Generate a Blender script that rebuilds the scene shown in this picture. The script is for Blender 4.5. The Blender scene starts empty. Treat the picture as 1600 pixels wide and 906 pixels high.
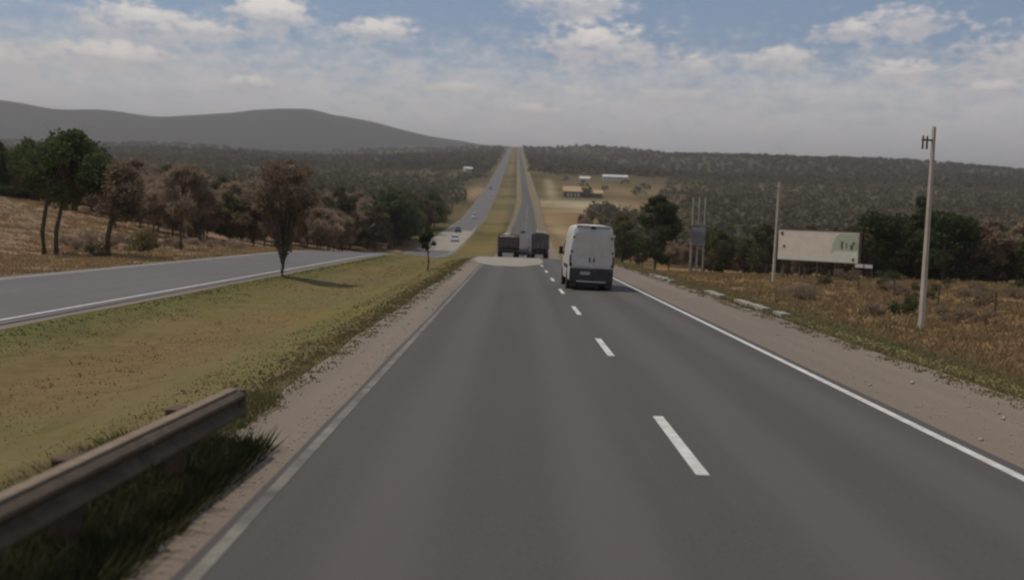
import bpy, bmesh, math, random
import numpy as np
from mathutils import Matrix, Vector
R = math.radians
random.seed(7); rng = np.random.default_rng(7)
S = bpy.context.scene
COL = S.collection

# ------------------------------------------------------------------ camera
cam_d = bpy.data.cameras.new('camera'); cam = bpy.data.objects.new('camera', cam_d); COL.objects.link(cam)
cam_d.sensor_width = 36; cam_d.lens = 36.0; cam_d.clip_start = 0.1; cam_d.clip_end = 30000
cam.matrix_world = Matrix.Translation((0, 0, 0)) @ Matrix.Rotation(R(90 - 4.4), 4, 'X') @ Matrix.Rotation(R(2.0), 4, 'Z')
cam_d.dof.use_dof = True; cam_d.dof.focus_distance = 22; cam_d.dof.aperture_fstop = 0.8
S.camera = cam

# ------------------------------------------------------------------ light
SUN = Vector((-0.43, 0.09, 0.90)).normalized()
W = bpy.data.worlds.new('World'); S.world = W; W.use_nodes = True
nt = W.node_tree; N = nt.nodes; L = nt.links
for n in list(N): N.remove(n)
def nd(t, tree=None, **kw):
    n = (tree or nt).nodes.new(t)
    for k, v in kw.items(): setattr(n, k, v)
    return n
def mth(op, a, b=None, c=None, clamp=False):
    n = nd('ShaderNodeMath', operation=op); n.use_clamp = clamp
    for i, v in enumerate((a, b, c)):
        if v is None: continue
        if isinstance(v, (int, float)): n.inputs[i].default_value = v
        else: L.new(v, n.inputs[i])
    return n.outputs[0]
out = nd('ShaderNodeOutputWorld'); bg = nd('ShaderNodeBackground'); bg.inputs['Strength'].default_value = 0.1
L.new(bg.outputs[0], out.inputs[0])
sky = nd('ShaderNodeTexSky', sky_type='NISHITA'); sky.sun_disc = False
sky.sun_elevation = math.asin(SUN.z); sky.sun_rotation = math.atan2(SUN.x, SUN.y)
sky.air_density = 1.0; sky.dust_density = .5; sky.ozone_density = 2.6; sky.altitude = 700
tc = nd('ShaderNodeTexCoord'); sx = nd('ShaderNodeSeparateXYZ'); L.new(tc.outputs['Generated'], sx.inputs[0])
X_, Y_, Z_ = sx.outputs
az = mth('MULTIPLY', mth('ARCTAN2', X_, Y_), 57.2958)          # degrees right of the road
el = mth('MULTIPLY', mth('ARCSINE', Z_), 57.2958)              # degrees above the horizon
def noise_az(sx_, sy_, oy=0.0, detail=6, rough=0.6, seed=0.0):
    cb = nd('ShaderNodeCombineXYZ')
    L.new(mth('MULTIPLY', az, sx_), cb.inputs[0]); L.new(mth('MULTIPLY', mth('ADD', el, oy), sy_), cb.inputs[1]); cb.inputs[2].default_value = seed
    n = nd('ShaderNodeTexNoise'); n.inputs['Scale'].default_value = 1; n.inputs['Detail'].default_value = detail; n.inputs['Roughness'].default_value = rough
    L.new(cb.outputs[0], n.inputs['Vector']); return n.outputs['Fac']
big = noise_az(0.5, 1.1, 0, 4, 0.5, 3.3)
fine = noise_az(1.5, 2.6, 0, 3.5, 0.5, 9.1)
nz = mth('SUBTRACT', mth('ADD', mth('MULTIPLY', big, 0.55), mth('MULTIPLY', fine, 0.45)), 0.5)
# cumulus puffs: (azimuth, elevation, half width, half height, brightness)
PUFF = [(-13.6, 10.1, 1.7, 0.9, 1.0), (-8.0, 9.6, 1.8, .55, .85), (-20.0, 9.1, 2.2, 1.0, .75), (-21.6, 7.3, 2.5, .6, .8),
        (-27, 6.6, 2.6, .6, .5), (-14.6, 6.3, 1.3, .45, .8), (-17, 8.9, 1.6, .4, .6), (4.5, 9.3, 3.0, 1.0, .7), (2.6, 11.4, 2.6, .8, .4),
        (1.0, 5.6, 1.4, .35, .7), (-3.6, 6.6, 1.2, .35, .5), (9.5, 8.3, 1.0, .45, .5), (14.0, 8.6, 1.8, .55, .45), (20.5, 10.4, 1.9, .7, .4),
        (17.5, 9.9, 1.8, .5, .5), (20.6, 8.0, 1.6, .5, .7), (26.5, 8.8, 3.6, 1.3, .45), (33, 8, 5, 1.5, .5), (-34, 8, 4, 1.4, .6), (8.5, 6.6, 2.2, .4, .35),
        (25.0, 7.0, 1.8, .4, .55), (-31, 10, 2.5, 1.0, .5)]
tot = None; lit = None
for a, e, wa, we, br in PUFF:
    da = mth('DIVIDE', mth('SUBTRACT', az, a), wa * 1.6); de = mth('DIVIDE', mth('SUBTRACT', el, e - .25 * we), we * 1.75)
    q = mth('SUBTRACT', 1.0, mth('ADD', mth('MULTIPLY', da, da), mth('MULTIPLY', de, de)))
    q = mth('MAXIMUM', q, 0.0)
    l = mth('MULTIPLY', mth('MULTIPLY', q, mth('ADD', mth('MULTIPLY', de, 1.2), 0.35, clamp=True)), br)
    tot = q if tot is None else mth('MAXIMUM', tot, q)
    lit = l if lit is None else mth('MAXIMUM', lit, l)
def smooth(v, lo, hi, a=0.0, b=1.0):
    n = nd('ShaderNodeMapRange', interpolation_type='SMOOTHSTEP'); L.new(v, n.inputs[0])
    for i, x in zip((1, 2, 3, 4), (lo, hi, a, b)): n.inputs[i].default_value = x
    return n.outputs[0]
puffm = smooth(mth('ADD', tot, mth('MULTIPLY', nz, 3.4)), 0.12, 0.95)
puffm = mth('MULTIPLY', puffm, smooth(tot, 0.0, 0.12))
litm = mth('MULTIPLY', puffm, smooth(mth('ADD', lit, mth('MULTIPLY', nz, 1.3)), 0.02, 0.75))
# thin broken veil that thickens to the horizon and opens to blue higher up
veil = mth('ADD', mth('ADD', smooth(el, 4.5, 12.0, 0.94, 0.05), smooth(el, 18, 40, 0.0, 0.42)), mth('MULTIPLY', nz, 1.5))
veil = smooth(veil, 0.1, 1.0)
veilc = noise_az(0.4, 0.9, 0, 4, 0.55, 5.0)
def mix(f, a, b):
    n = nd('ShaderNodeMix', data_type='RGBA'); 
    if isinstance(f, (int, float)): n.inputs[0].default_value = f
    else: L.new(f, n.inputs[0])
    for i, v in ((6, a), (7, b)):
        if isinstance(v, tuple): n.inputs[i].default_value = (*v, 1)
        else: L.new(v, n.inputs[i])
    return n.outputs[2]
VE = mix(smooth(veilc, 0.35, 0.65), (8.4, 8.05, 8.0), (9.3, 8.8, 8.5))
skyc = mix(mth('MULTIPLY', veil, 0.86), sky.outputs[0], VE)
skyc = mix(mth('MULTIPLY', puffm, 0.62), skyc, (7.4, 6.95, 6.9))
skyc = mix(mth('MULTIPLY', litm, 0.85), skyc, (11.2, 10.4, 9.6))
L.new(skyc, bg.inputs['Color'])

sd = bpy.data.lights.new('sun', 'SUN'); sun = bpy.data.objects.new('sun', sd); COL.objects.link(sun)
sd.energy = 2.5; sd.angle = R(0.6); sd.color = (1, 0.91, 0.78)
sun.rotation_euler = (-SUN).to_track_quat('-Z', 'Y').to_euler()
S.view_settings.view_transform = 'Standard'; S.view_settings.look = 'None'; S.view_settings.gamma = 1
S.view_settings.exposure = 0.0
S.render.engine = 'CYCLES'
S.cycles.max_bounces = 6; S.cycles.volume_bounces = 1; S.cycles.pixel_filter_type = 'BLACKMAN_HARRIS'; S.cycles.filter_width = 2.0

# ------------------------------------------------------------------ materials
def mat(name, c1, c2=None, scale=5.0, rough=0.9, bump=0.0, spec=0.2, detail=5, metal=0, stretch=(1, 1, 1), coord='Object', c3=None, bscale=None):
    m = bpy.data.materials.new(name); m.use_nodes = True; t = m.node_tree; b = t.nodes['Principled BSDF']
    b.inputs['Roughness'].default_value = rough; b.inputs['Specular IOR Level'].default_value = spec; b.inputs['Metallic'].default_value = metal
    b.inputs['Base Color'].default_value = (*c1, 1)
    tcn = t.nodes.new('ShaderNodeTexCoord'); mp = t.nodes.new('ShaderNodeMapping'); mp.inputs['Scale'].default_value = stretch
    t.links.new(tcn.outputs[coord], mp.inputs[0])
    if c2 is not None:
        n = t.nodes.new('ShaderNodeTexNoise'); n.inputs['Scale'].default_value = scale; n.inputs['Detail'].default_value = detail; n.inputs['Roughness'].default_value = .65
        t.links.new(mp.outputs[0], n.inputs['Vector'])
        cr = t.nodes.new('ShaderNodeValToRGB'); cr.color_ramp.elements[0].position = .32; cr.color_ramp.elements[1].position = .68
        cr.color_ramp.elements[0].color = (*c1, 1); cr.color_ramp.elements[1].color = (*c2, 1)
        if c3 is not None:
            e = cr.color_ramp.elements.new(.5); e.color = (*c3, 1)
        t.links.new(n.outputs['Fac'], cr.inputs[0]); t.links.new(cr.outputs[0], b.inputs['Base Color'])
    if bump:
        n2 = t.nodes.new('ShaderNodeTexNoise'); n2.inputs['Scale'].default_value = bscale or scale * 4; n2.inputs['Detail'].default_value = 4
        t.links.new(mp.outputs[0], n2.inputs['Vector'])
        bp = t.nodes.new('ShaderNodeBump'); bp.inputs['Strength'].default_value = bump; bp.inputs['Distance'].default_value = 0.05
        t.links.new(n2.outputs['Fac'], bp.inputs['Height']); t.links.new(bp.outputs[0], b.inputs['Normal'])
    return m
def leafmat(name, c1, c2, scale=0.6, trans=0.25):
    m = mat(name, c1, c2, scale, 0.85, 0, 0.1)
    t = m.node_tree; b = t.nodes['Principled BSDF']; o = [n for n in t.nodes if n.type == 'OUTPUT_MATERIAL'][0]
    oi = t.nodes.new('ShaderNodeObjectInfo'); hs = t.nodes.new('ShaderNodeHueSaturation')
    ml = t.nodes.new('ShaderNodeMapRange'); ml.inputs[3].default_value = .75; ml.inputs[4].default_value = 1.25; t.links.new(oi.outputs['Random'], ml.inputs[0])
    src = b.inputs['Base Color'].links[0].from_socket; t.links.new(src, hs.inputs['Color']); t.links.new(ml.outputs[0], hs.inputs['Value'])
    t.links.new(hs.outputs[0], b.inputs['Base Color'])
    tr = t.nodes.new('ShaderNodeBsdfTranslucent'); t.links.new(hs.outputs[0], tr.inputs[0])
    ms = t.nodes.new('ShaderNodeMixShader'); ms.inputs[0].default_value = trans
    t.links.new(b.outputs[0], ms.inputs[1]); t.links.new(tr.outputs[0], ms.inputs[2]); t.links.new(ms.outputs[0], o.inputs[0])
    return m
M = {}
M['leaf_green'] = leafmat('leaf_green', (0.050, 0.070, 0.028), (0.092, 0.112, 0.044), trans=.5)
M['leaf_olive'] = leafmat('leaf_olive', (0.090, 0.085, 0.036), (0.150, 0.130, 0.060), trans=.5)
M['leaf_dry'] = leafmat('leaf_dry', (0.25, 0.185, 0.125), (0.35, 0.265, 0.185), trans=.5)
M['leaf_russet'] = leafmat('leaf_russet', (0.21, 0.155, 0.10), (0.30, 0.225, 0.15), trans=.5)
M['wood_far'] = leafmat('wood_far', (0.088, 0.086, 0.052), (0.155, 0.128, 0.084), 0.016, .3)
M['bark'] = mat('bark', (0.075, 0.058, 0.042), (0.14, 0.11, 0.08), 6, .95, .5)
M['weed_shaded'] = leafmat('weed_shaded', (0.040, 0.046, 0.018), (0.075, 0.070, 0.030), 1.2, .2)  # weeds coloured dark to carry the shade under the guardrail
M['verge_far'] = mat('verge_far', (0.20, 0.158, 0.095), (0.155, 0.128, 0.072), .05, 1)
M['grass_dry'] = leafmat('grass_dry', (0.24, 0.19, 0.085), (0.36, 0.225, 0.12), 0.22, .4)
M['grass_green'] = leafmat('grass_green', (0.16, 0.145, 0.066), (0.22, 0.165, 0.082), 0.35, .5)
M['white_paint'] = mat('white_paint', (0.62, 0.61, 0.57), (0.42, 0.40, 0.36), 3.5, .7, .15, .3)
M['worn_paint'] = mat('worn_paint', (0.22, 0.20, 0.17), (0.09, 0.082, 0.073), 1.6, .8, .15, .3, detail=8)
M['concrete'] = mat('concrete', (0.34, 0.31, 0.26), (0.22, 0.19, 0.155), 4, .9, .3)
M['pole_concrete'] = mat('pole_concrete', (0.52, 0.45, 0.36), (0.36, 0.31, 0.25), 2.5, .85, .2, stretch=(1, 1, .3))
M['steel'] = mat('steel', (0.13, 0.10, 0.068), (0.075, 0.058, 0.038), 5, .8, .1, .2)  # shade of the guardrail face darkened into this colour; fence wire shares it
M['rust'] = mat('rust', (0.13, 0.085, 0.055), (0.075, 0.05, 0.035), 6, .9)
M['van_white'] = mat('van_white', (0.60, 0.57, 0.52), (0.50, 0.47, 0.42), 1.2, .38, 0, .5)
M['van_panel'] = mat('van_panel', (0.60, 0.53, 0.455), (0.50, 0.435, 0.37), 1.5, .4, 0, .5)
M['plastic'] = mat('plastic', (0.036, 0.034, 0.032), (0.055, 0.05, 0.045), 4, .6, 0, .3)
M['glass'] = mat('glass', (0.02, 0.023, 0.027), None, rough=.08, spec=.6)
M['rubber'] = mat('rubber', (0.018, 0.018, 0.018), (0.04, 0.036, 0.032), 6, .9)
M['rim'] = mat('rim', (0.35, 0.34, 0.33), None, rough=.4, metal=.7)
M['red_lamp'] = mat('red_lamp', (0.12, 0.025, 0.02), None, rough=.25, spec=.6)
M['grey_paint'] = mat('grey_paint', (0.36, 0.34, 0.33), (0.28, 0.265, 0.255), 1.3, .5, 0, .4)
M['dark_paint'] = mat('dark_paint', (0.085, 0.068, 0.055), (0.12, 0.10, 0.082), 1.3, .5, 0, .4)
M['car_white'] = mat('car_white', (0.7, 0.7, 0.68), None, rough=.3, spec=.5)
M['car_dark'] = mat('car_dark', (0.05, 0.05, 0.055), None, rough=.3, spec=.5)
M['roof_ochre'] = mat('roof_ochre', (0.48, 0.34, 0.19), (0.36, 0.25, 0.14), .8, .9)
M['roof_brown'] = mat('roof_brown', (0.20, 0.13, 0.08), (0.14, 0.09, 0.06), .8, .9)
M['wall_white'] = mat('wall_white', (0.66, 0.63, 0.57), (0.56, 0.52, 0.46), .6, .9)
M['wall_brown'] = mat('wall_brown', (0.17, 0.115, 0.08), (0.12, 0.08, 0.06), .6, .9)
M['bill_cream'] = mat('bill_cream', (0.86, 0.73, 0.57), (0.72, 0.60, 0.47), .9, .7, detail=8)
M['bill_white'] = mat('bill_white', (0.78, 0.75, 0.60), (0.66, 0.64, 0.50), 1.2, .7)
M['bill_green'] = mat('bill_green', (0.42, 0.46, 0.32), (0.20, 0.27, 0.17), 1.1, .7, c3=(0.48, .5, .35))
M['ink'] = mat('ink', (0.10, 0.065, 0.05))
M['wood'] = mat('wood', (0.16, 0.12, 0.085), (0.10, 0.07, 0.05), 8, .9)
M['pebble'] = mat('pebble', (0.42, 0.38, 0.32), (0.25, 0.2, 0.16), 3, .9)

def road_mat(name, base, tint, tracks):
    m = bpy.data.materials.new(name); m.use_nodes = True; t = m.node_tree; b = t.nodes['Principled BSDF']
    ln = t.links.new; add = t.nodes.new
    tcn = add('ShaderNodeTexCoord')
    def ns(scale, st, det=5):
        mp = add('ShaderNodeMapping'); mp.inputs['Scale'].default_value = st; ln(tcn.outputs['Object'], mp.inputs[0])
        n = add('ShaderNodeTexNoise'); n.inputs['Scale'].default_value = scale; n.inputs['Detail'].default_value = det; n.inputs['Roughness'].default_value = .6; ln(mp.outputs[0], n.inputs['Vector']); return n.outputs['Fac']
    def mx(f, a, bb, ty='MIX'):
        n = add('ShaderNodeMix'); n.data_type = 'RGBA'; n.blend_type = ty
        if isinstance(f, float): n.inputs[0].default_value = f
        else: ln(f, n.inputs[0])
        for i, v in ((6, a), (7, bb)):
            if isinstance(v, tuple): n.inputs[i].default_value = (*v, 1)
            else: ln(v, n.inputs[i])
        return n.outputs[2]
    def rmp(v, lo, hi, a=0., bb=1.):
        n = add('ShaderNodeMapRange'); n.interpolation_type = 'SMOOTHSTEP'; ln(v, n.inputs[0])
        for i, x in zip((1, 2, 3, 4), (lo, hi, a, bb)): n.inputs[i].default_value = x
        return n.outputs[0]
    streak = ns(1.0, (1.3, .035, 1)); patch = ns(.22, (1, .4, 1)); grain = ns(28, (1, 1, 1), 3); spk = ns(95, (1, 1, 1), 2)
    c = mx(rmp(streak, .35, .68), base, tint)
    c = mx(rmp(patch, .4, .7, 0., .45), c, tuple(v * .72 for v in base))
    if tracks:
        sp = add('ShaderNodeSeparateXYZ'); ln(tcn.outputs['Object'], sp.inputs[0])
        acc = None
        for tx in tracks:
            s = add('ShaderNodeMath'); s.operation = 'SUBTRACT'; ln(sp.outputs[0], s.inputs[0]); s.inputs[1].default_value = tx
            a_ = add('ShaderNodeMath'); a_.operation = 'ABSOLUTE'; ln(s.outputs[0], a_.inputs[0])
            v = rmp(a_.outputs[0], .15, .62, 1., 0.)
            if acc is None: acc = v
            else:
                k = add('ShaderNodeMath'); k.operation = 'MAXIMUM'; ln(acc, k.inputs[0]); ln(v, k.inputs[1]); acc = k.outputs[0]
        k = add('ShaderNodeMath'); k.operation = 'MULTIPLY'; ln(acc, k.inputs[0]); k.inputs[1].default_value = .6
        c = mx(k.outputs[0], c, tuple(v * 1.28 for v in tint))
    c = mx(rmp(grain, .3, .7, 0., .5), c, tuple(v * 1.25 for v in tint))
    c = mx(rmp(spk, .5, .8, 0., .5), c, tuple(v * 2.0 for v in tint))
    ln(c, b.inputs['Base Color']); b.inputs['Roughness'].default_value = .82; b.inputs['Specular IOR Level'].default_value = .3
    bp = add('ShaderNodeBump'); bp.inputs['Strength'].default_value = .35; bp.inputs['Distance'].default_value = .01; ln(grain, bp.inputs['Height']); ln(bp.outputs[0], b.inputs['Normal'])
    return m
M['asphalt'] = road_mat('asphalt', (0.064, 0.057, 0.051), (0.080, 0.071, 0.062), (-1.0, .95, 3.1, 4.9))
M['asphalt_old'] = road_mat('asphalt_old', (0.105, 0.098, 0.094), (0.125, 0.115, 0.108), None)
M['dirt'] = road_mat('dirt', (0.150, 0.118, 0.086), (0.185, 0.146, 0.107), None)
M['pale_road'] = road_mat('pale_road', (0.24, 0.215, 0.17), (0.27, 0.24, 0.195), None)

# terrain: zone colour attribute, broken up by noise
def terrain_mat():
    m = bpy.data.materials.new('terrain'); m.use_nodes = True; t = m.node_tree; b = t.nodes['Principled BSDF']; add = t.nodes.new; ln = t.links.new
    at = add('ShaderNodeAttribute'); at.attribute_name = 'zone'
    tcn = add('ShaderNodeTexCoord')
    def ns(scale, det=6):
        n = add('ShaderNodeTexNoise'); n.inputs['Scale'].default_value = scale; n.inputs['Detail'].default_value = det; n.inputs['Roughness'].default_value = .62
        ln(tcn.outputs['Object'], n.inputs['Vector']); return n
    c = at.outputs['Color']
    for sc, col, lo, hi, amt in ((.004, (1.5, 1.3, 1.15), .5, .66, .55), (.013, (.55, .66, .55), .45, .62, .8), (.06, (1.28, 1.05, .85), .45, .7, .8), (.35, (.80, .94, .70), .45, .7, .6), (2.2, (1.3, 1.15, 1.0), .5, .75, .6), (11, (.84, .85, .80), .4, .75, .5), (45, (.8, .8, .77), .4, .75, .4)):
        n = ns(sc); mr = add('ShaderNodeMapRange'); mr.interpolation_type = 'SMOOTHSTEP'; ln(n.outputs['Fac'], mr.inputs[0])
        mr.inputs[1].default_value = lo; mr.inputs[2].default_value = hi; mr.inputs[4].default_value = amt
        x = add('ShaderNodeMix'); x.data_type = 'RGBA'; x.blend_type = 'MULTIPLY'; ln(mr.outputs[0], x.inputs[0]); ln(c, x.inputs[6]); x.inputs[7].default_value = (*col, 1); c = x.outputs[2]
    ln(c, b.inputs['Base Color']); b.inputs['Roughness'].default_value = 1; b.inputs['Specular IOR Level'].default_value = 0
    n = ns(3.0, 8); bp = add('ShaderNodeBump'); bp.inputs['Strength'].default_value = .35; bp.inputs['Distance'].default_value = .06; ln(n.outputs['Fac'], bp.inputs['Height'])
    n = ns(.05, 6); bp2 = add('ShaderNodeBump'); bp2.inputs['Strength'].default_value = .6; bp2.inputs['Distance'].default_value = 5; ln(n.outputs['Fac'], bp2.inputs['Height'])
    ln(bp2.outputs[0], bp.inputs['Normal']); ln(bp.outputs[0], b.inputs['Normal'])
    return m
M['terrain'] = terrain_mat()

# ------------------------------------------------------------------ helpers
def raw(name, verts, faces, material, parent=None, loops=None, smooth_=False):
    """verts (n,3); faces (m,k) array of equal-sized faces, or list of tuples"""
    me = bpy.data.meshes.new(name)
    if isinstance(faces, np.ndarray):
        m_, k = faces.shape
        me.vertices.add(len(verts)); me.vertices.foreach_set('co', np.asarray(verts, np.float32).ravel())
        me.loops.add(m_ * k); me.loops.foreach_set('vertex_index', faces.astype(np.int32).ravel())
        me.polygons.add(m_); me.polygons.foreach_set('loop_start', np.arange(0, m_ * k, k, dtype=np.int32))
        try: me.polygons.foreach_set('loop_total', np.full(m_, k, np.int32))
        except Exception: pass
        me.update(calc_edges=True)
    else: me.from_pydata([tuple(v) for v in verts], [], faces); me.update()
    me.materials.append(material)
    if smooth_:
        me.polygons.foreach_set('use_smooth', [True] * len(me.polygons))
    o = bpy.data.objects.new(name, me); COL.objects.link(o)
    if parent: o.parent = parent
    return o
class MB:
    def __init__(s): s.bm = bmesh.new()
    def box(s, c, d, rz=0, bev=0, M_=None):
        r = bmesh.ops.create_cube(s.bm, size=1); v = r['verts']
        mt = Matrix.Translation(c) @ Matrix.Rotation(rz, 4, 'Z') @ Matrix.Diagonal((*d, 1))
        if M_ is not None: mt = M_ @ mt
        bmesh.ops.transform(s.bm, matrix=mt, verts=v)
        if bev:
            e = list({x for vv in v for x in vv.link_edges}); bmesh.ops.bevel(s.bm, geom=e, offset=bev, segments=2, profile=.6, affect='EDGES')
        return s
    def tube(s, p0, p1, r0, r1=None, n=10):
        p0, p1 = Vector(p0), Vector(p1); r1 = r0 if r1 is None else r1; d = p1 - p0
        q = d.to_track_quat('Z', 'Y').to_matrix().to_4x4()
        r = bmesh.ops.create_cone(s.bm, cap_ends=True, segments=n, radius1=r0, radius2=r1, depth=d.length)
        bmesh.ops.transform(s.bm, matrix=Matrix.Translation((p0 + p1) / 2) @ q, verts=r['verts']); return s
    def sweep(s, pts, rad, n=6):
        rings = []
        for i, p in enumerate(pts):
            p = Vector(p); a = Vector(pts[max(0, i - 1)]); b = Vector(pts[min(len(pts) - 1, i + 1)])
            q = (b - a).to_track_quat('Z', 'Y')
            rings.append([s.bm.verts.new(p + q @ Vector((math.cos(t) * rad[i], math.sin(t) * rad[i], 0))) for t in [2 * math.pi * k / n for k in range(n)]])
        for A, B in zip(rings, rings[1:]):
            for k in range(n): s.bm.faces.new((A[k], A[(k + 1) % n], B[(k + 1) % n], B[k]))
        s.bm.faces.new(rings[-1]); return s
    def loft(s, rings, cap=True):
        rr = [[s.bm.verts.new(p) for p in ring] for ring in rings]; n = len(rr[0])
        for A, B in zip(rr, rr[1:]):
            for k in range(n): s.bm.faces.new((A[k], A[(k + 1) % n], B[(k + 1) % n], B[k]))
        if cap: s.bm.faces.new(rr[0][::-1]); s.bm.faces.new(rr[-1])
        return s
    def build(s, name, material, parent=None, sm=False, ang=40):
        bmesh.ops.recalc_face_normals(s.bm, faces=s.bm.faces)
        me = bpy.data.meshes.new(name); s.bm.to_mesh(me); s.bm.free(); me.materials.append(material)
        if sm:
            me.polygons.foreach_set('use_smooth', [True] * len(me.polygons)); me.set_sharp_from_angle(angle=R(ang))
        o = bpy.data.objects.new(name, me); COL.objects.link(o)
        if parent: o.parent = parent
        return o
def thing(name, label, cat, loc, rz=0, group=None):
    o = bpy.data.objects.new(name, None); COL.objects.link(o); o.location = loc; o.rotation_euler = (0, 0, rz); o.empty_display_size = .3
    o['label'] = label; o['category'] = cat
    if group: o['group'] = group
    return o
def dup(root, loc, rz=None, label=None, group=None, scale=None):
    def cp(o, par):
        c = o.copy(); COL.objects.link(c)
        if par: c.parent = par
        for ch in [x for x in kids.get(o.name, [])]: cp(ch, c)
        return c
    kids = {}
    def gather(o):
        kids[o.name] = list(o.children)
        for ch in o.children: gather(ch)
    gather(root)
    r = cp(root, None); r.location = loc
    if rz is not None: r.rotation_euler = (0, 0, rz)
    if label: r['label'] = label
    if group: r['group'] = group
    if scale: r.scale = scale
    return r

# ------------------------------------------------------------------ terrain
def smoothstep(x, a, b):
    t = np.clip((x - a) / (b - a), 0, 1); return t * t * (3 - 2 * t)
_ty = np.arange(-3000, 12000, 2.0)
_tz = np.interp(_ty, [-3000, -200, 0, 100, 150, 190, 240, 400, 670, 1200, 2000, 2600, 3600, 12000],
                [1.0, 1.0, -2.6, -4.4, -7.3, -8.6, -7.9, -3.6, 12.6, 52, 112, 162, 130, 60])
for w_ in (11, 11, 7):
    _tz = np.convolve(np.pad(_tz, w_ // 2, mode='edge'), np.ones(w_) / w_, mode='valid')
def P(y): return np.interp(y, _ty, _tz)
_px = (np.array([0, 300, 450, 600, 700, 800, 950, 1100, 1300, 1450, 1600]) - 802) / 1600
_F = np.array([76, 74, 78, 87, 94, 98, 95, 95, 99, 97, 93]) / 98.0
_ax = (np.array([-200, 0, 100, 250, 320, 370, 400, 440, 480, 500, 520, 560, 600, 650, 700, 750, 800, 850, 1000]) - 808) / 1600
_A = np.array([150, 141, 131, 122, 127, 135, 141, 143, 142, 138, 132, 125, 120, 114, 107, 102, 97, 85, 70]) / 1600
def H(x, y):
    x = np.asarray(x, float); y = np.asarray(y, float)
    t = np.clip(x / np.maximum(np.abs(y), 1), -.62, .62)
    z = P(y)
    w = smoothstep(y, 500, 1400)
    f = np.interp(t, _px, _F)
    z = np.where(z > 0, z * (1 + w * (f - 1)), z)
    # distant range on the left
    a = np.interp(t, _ax, _A) * 5600
    w2 = smoothstep(y, 3300, 5600)
    z = z * (1 - w2) + a * w2
    z = np.where(y > 5600, a - (y - 5600) * .05, z)
    # bank beyond the far carriageway, fall beside ours
    z = z + 6.5 * smoothstep(-x, 27, 76) * smoothstep(y, 20, 90) * (1 - smoothstep(y, 330, 800))
    z = z - 1.0 * smoothstep(x, 9.6, 14) * (1 - smoothstep(y, 200, 500))
    # shallow swale in the median
    z = z - .35 * smoothstep(x, -11.2, -8.2) * (1 - smoothstep(x, -6.6, -3.9))
    off = smoothstep(np.abs(x + 5), 30, 220)
    amp = off * smoothstep(y, 150, 2500)
    z = z + amp * (9 * np.sin(x * .0051 + y * .0021 + 1) + 6 * np.sin(x * .0017 - y * .0063) + 4 * np.sin(x * .013 + 2.0 + y * .004))
    z = z + off * smoothstep(y, 3800, 5600) * (9 * np.sin(x * .009) * np.sin(x * .0021 + 1))
    z = z + .05 * smoothstep(np.abs(x + 5), 16, 22) * (np.sin(x * .9) * np.sin(y * .6 + 1) + np.sin(x * .31 + y * .23))
    return z
def h(x, y): return float(H(x, y))

xs = [-3, -2, -1, 0, 1, 2, 3, 4, 5, 6, 7, 8, -20.6, -20.5, -11.4, -11.3, -10.4, -9.4, -8.4, -7.4, -6.4, -5.4, -4.6, -3.5, -3.4, 8.95, 9.05, 9.6, 10.4, 11.2, 12, 13, 14]
v = 14; s_ = 1.0
while v < 9000: s_ = min(s_ * 1.035, 60 if v < 4000 else 200); v += s_; xs.append(v)
v = -20.6; s_ = 1.0
while v > -9000: s_ = min(s_ * 1.035, 60 if v > -4000 else 200); v -= s_; xs.append(v)
xs = np.array(sorted(xs))
ys = list(np.arange(-60, 0, 4.0)); v = 0; s_ = 1.0
while v < 9500: ys.append(v); s_ = min(s_ * 1.016, 80); v += s_
v = -60; s_ = 8
while v > -2500: v -= s_; ys.append(v); s_ *= 1.15
ys = np.array(sorted(ys))
GX, GY = np.meshgrid(xs, ys)
GZ = H(GX, GY)
inroad = ((GX > -20.55) & (GX < -11.35)) | ((GX - 4.5 * smoothstep(GY, 150, 600) >  -3.43) & (GX - 4.5 * smoothstep(GY, 150, 600) < 9.0))
GZ = np.where(inroad, GZ - .25, GZ)
nx, ny = len(xs), len(ys)
idx = np.arange(nx * ny).reshape(ny, nx)
F_ = np.stack([idx[:-1, :-1], idx[:-1, 1:], idx[1:, 1:], idx[1:, :-1]], -1).reshape(-1, 4)
ground = raw('ground', np.stack([GX, GY, GZ], -1).reshape(-1, 3), F_, M['terrain'], smooth_=True); ground['kind'] = 'structure'
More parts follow.
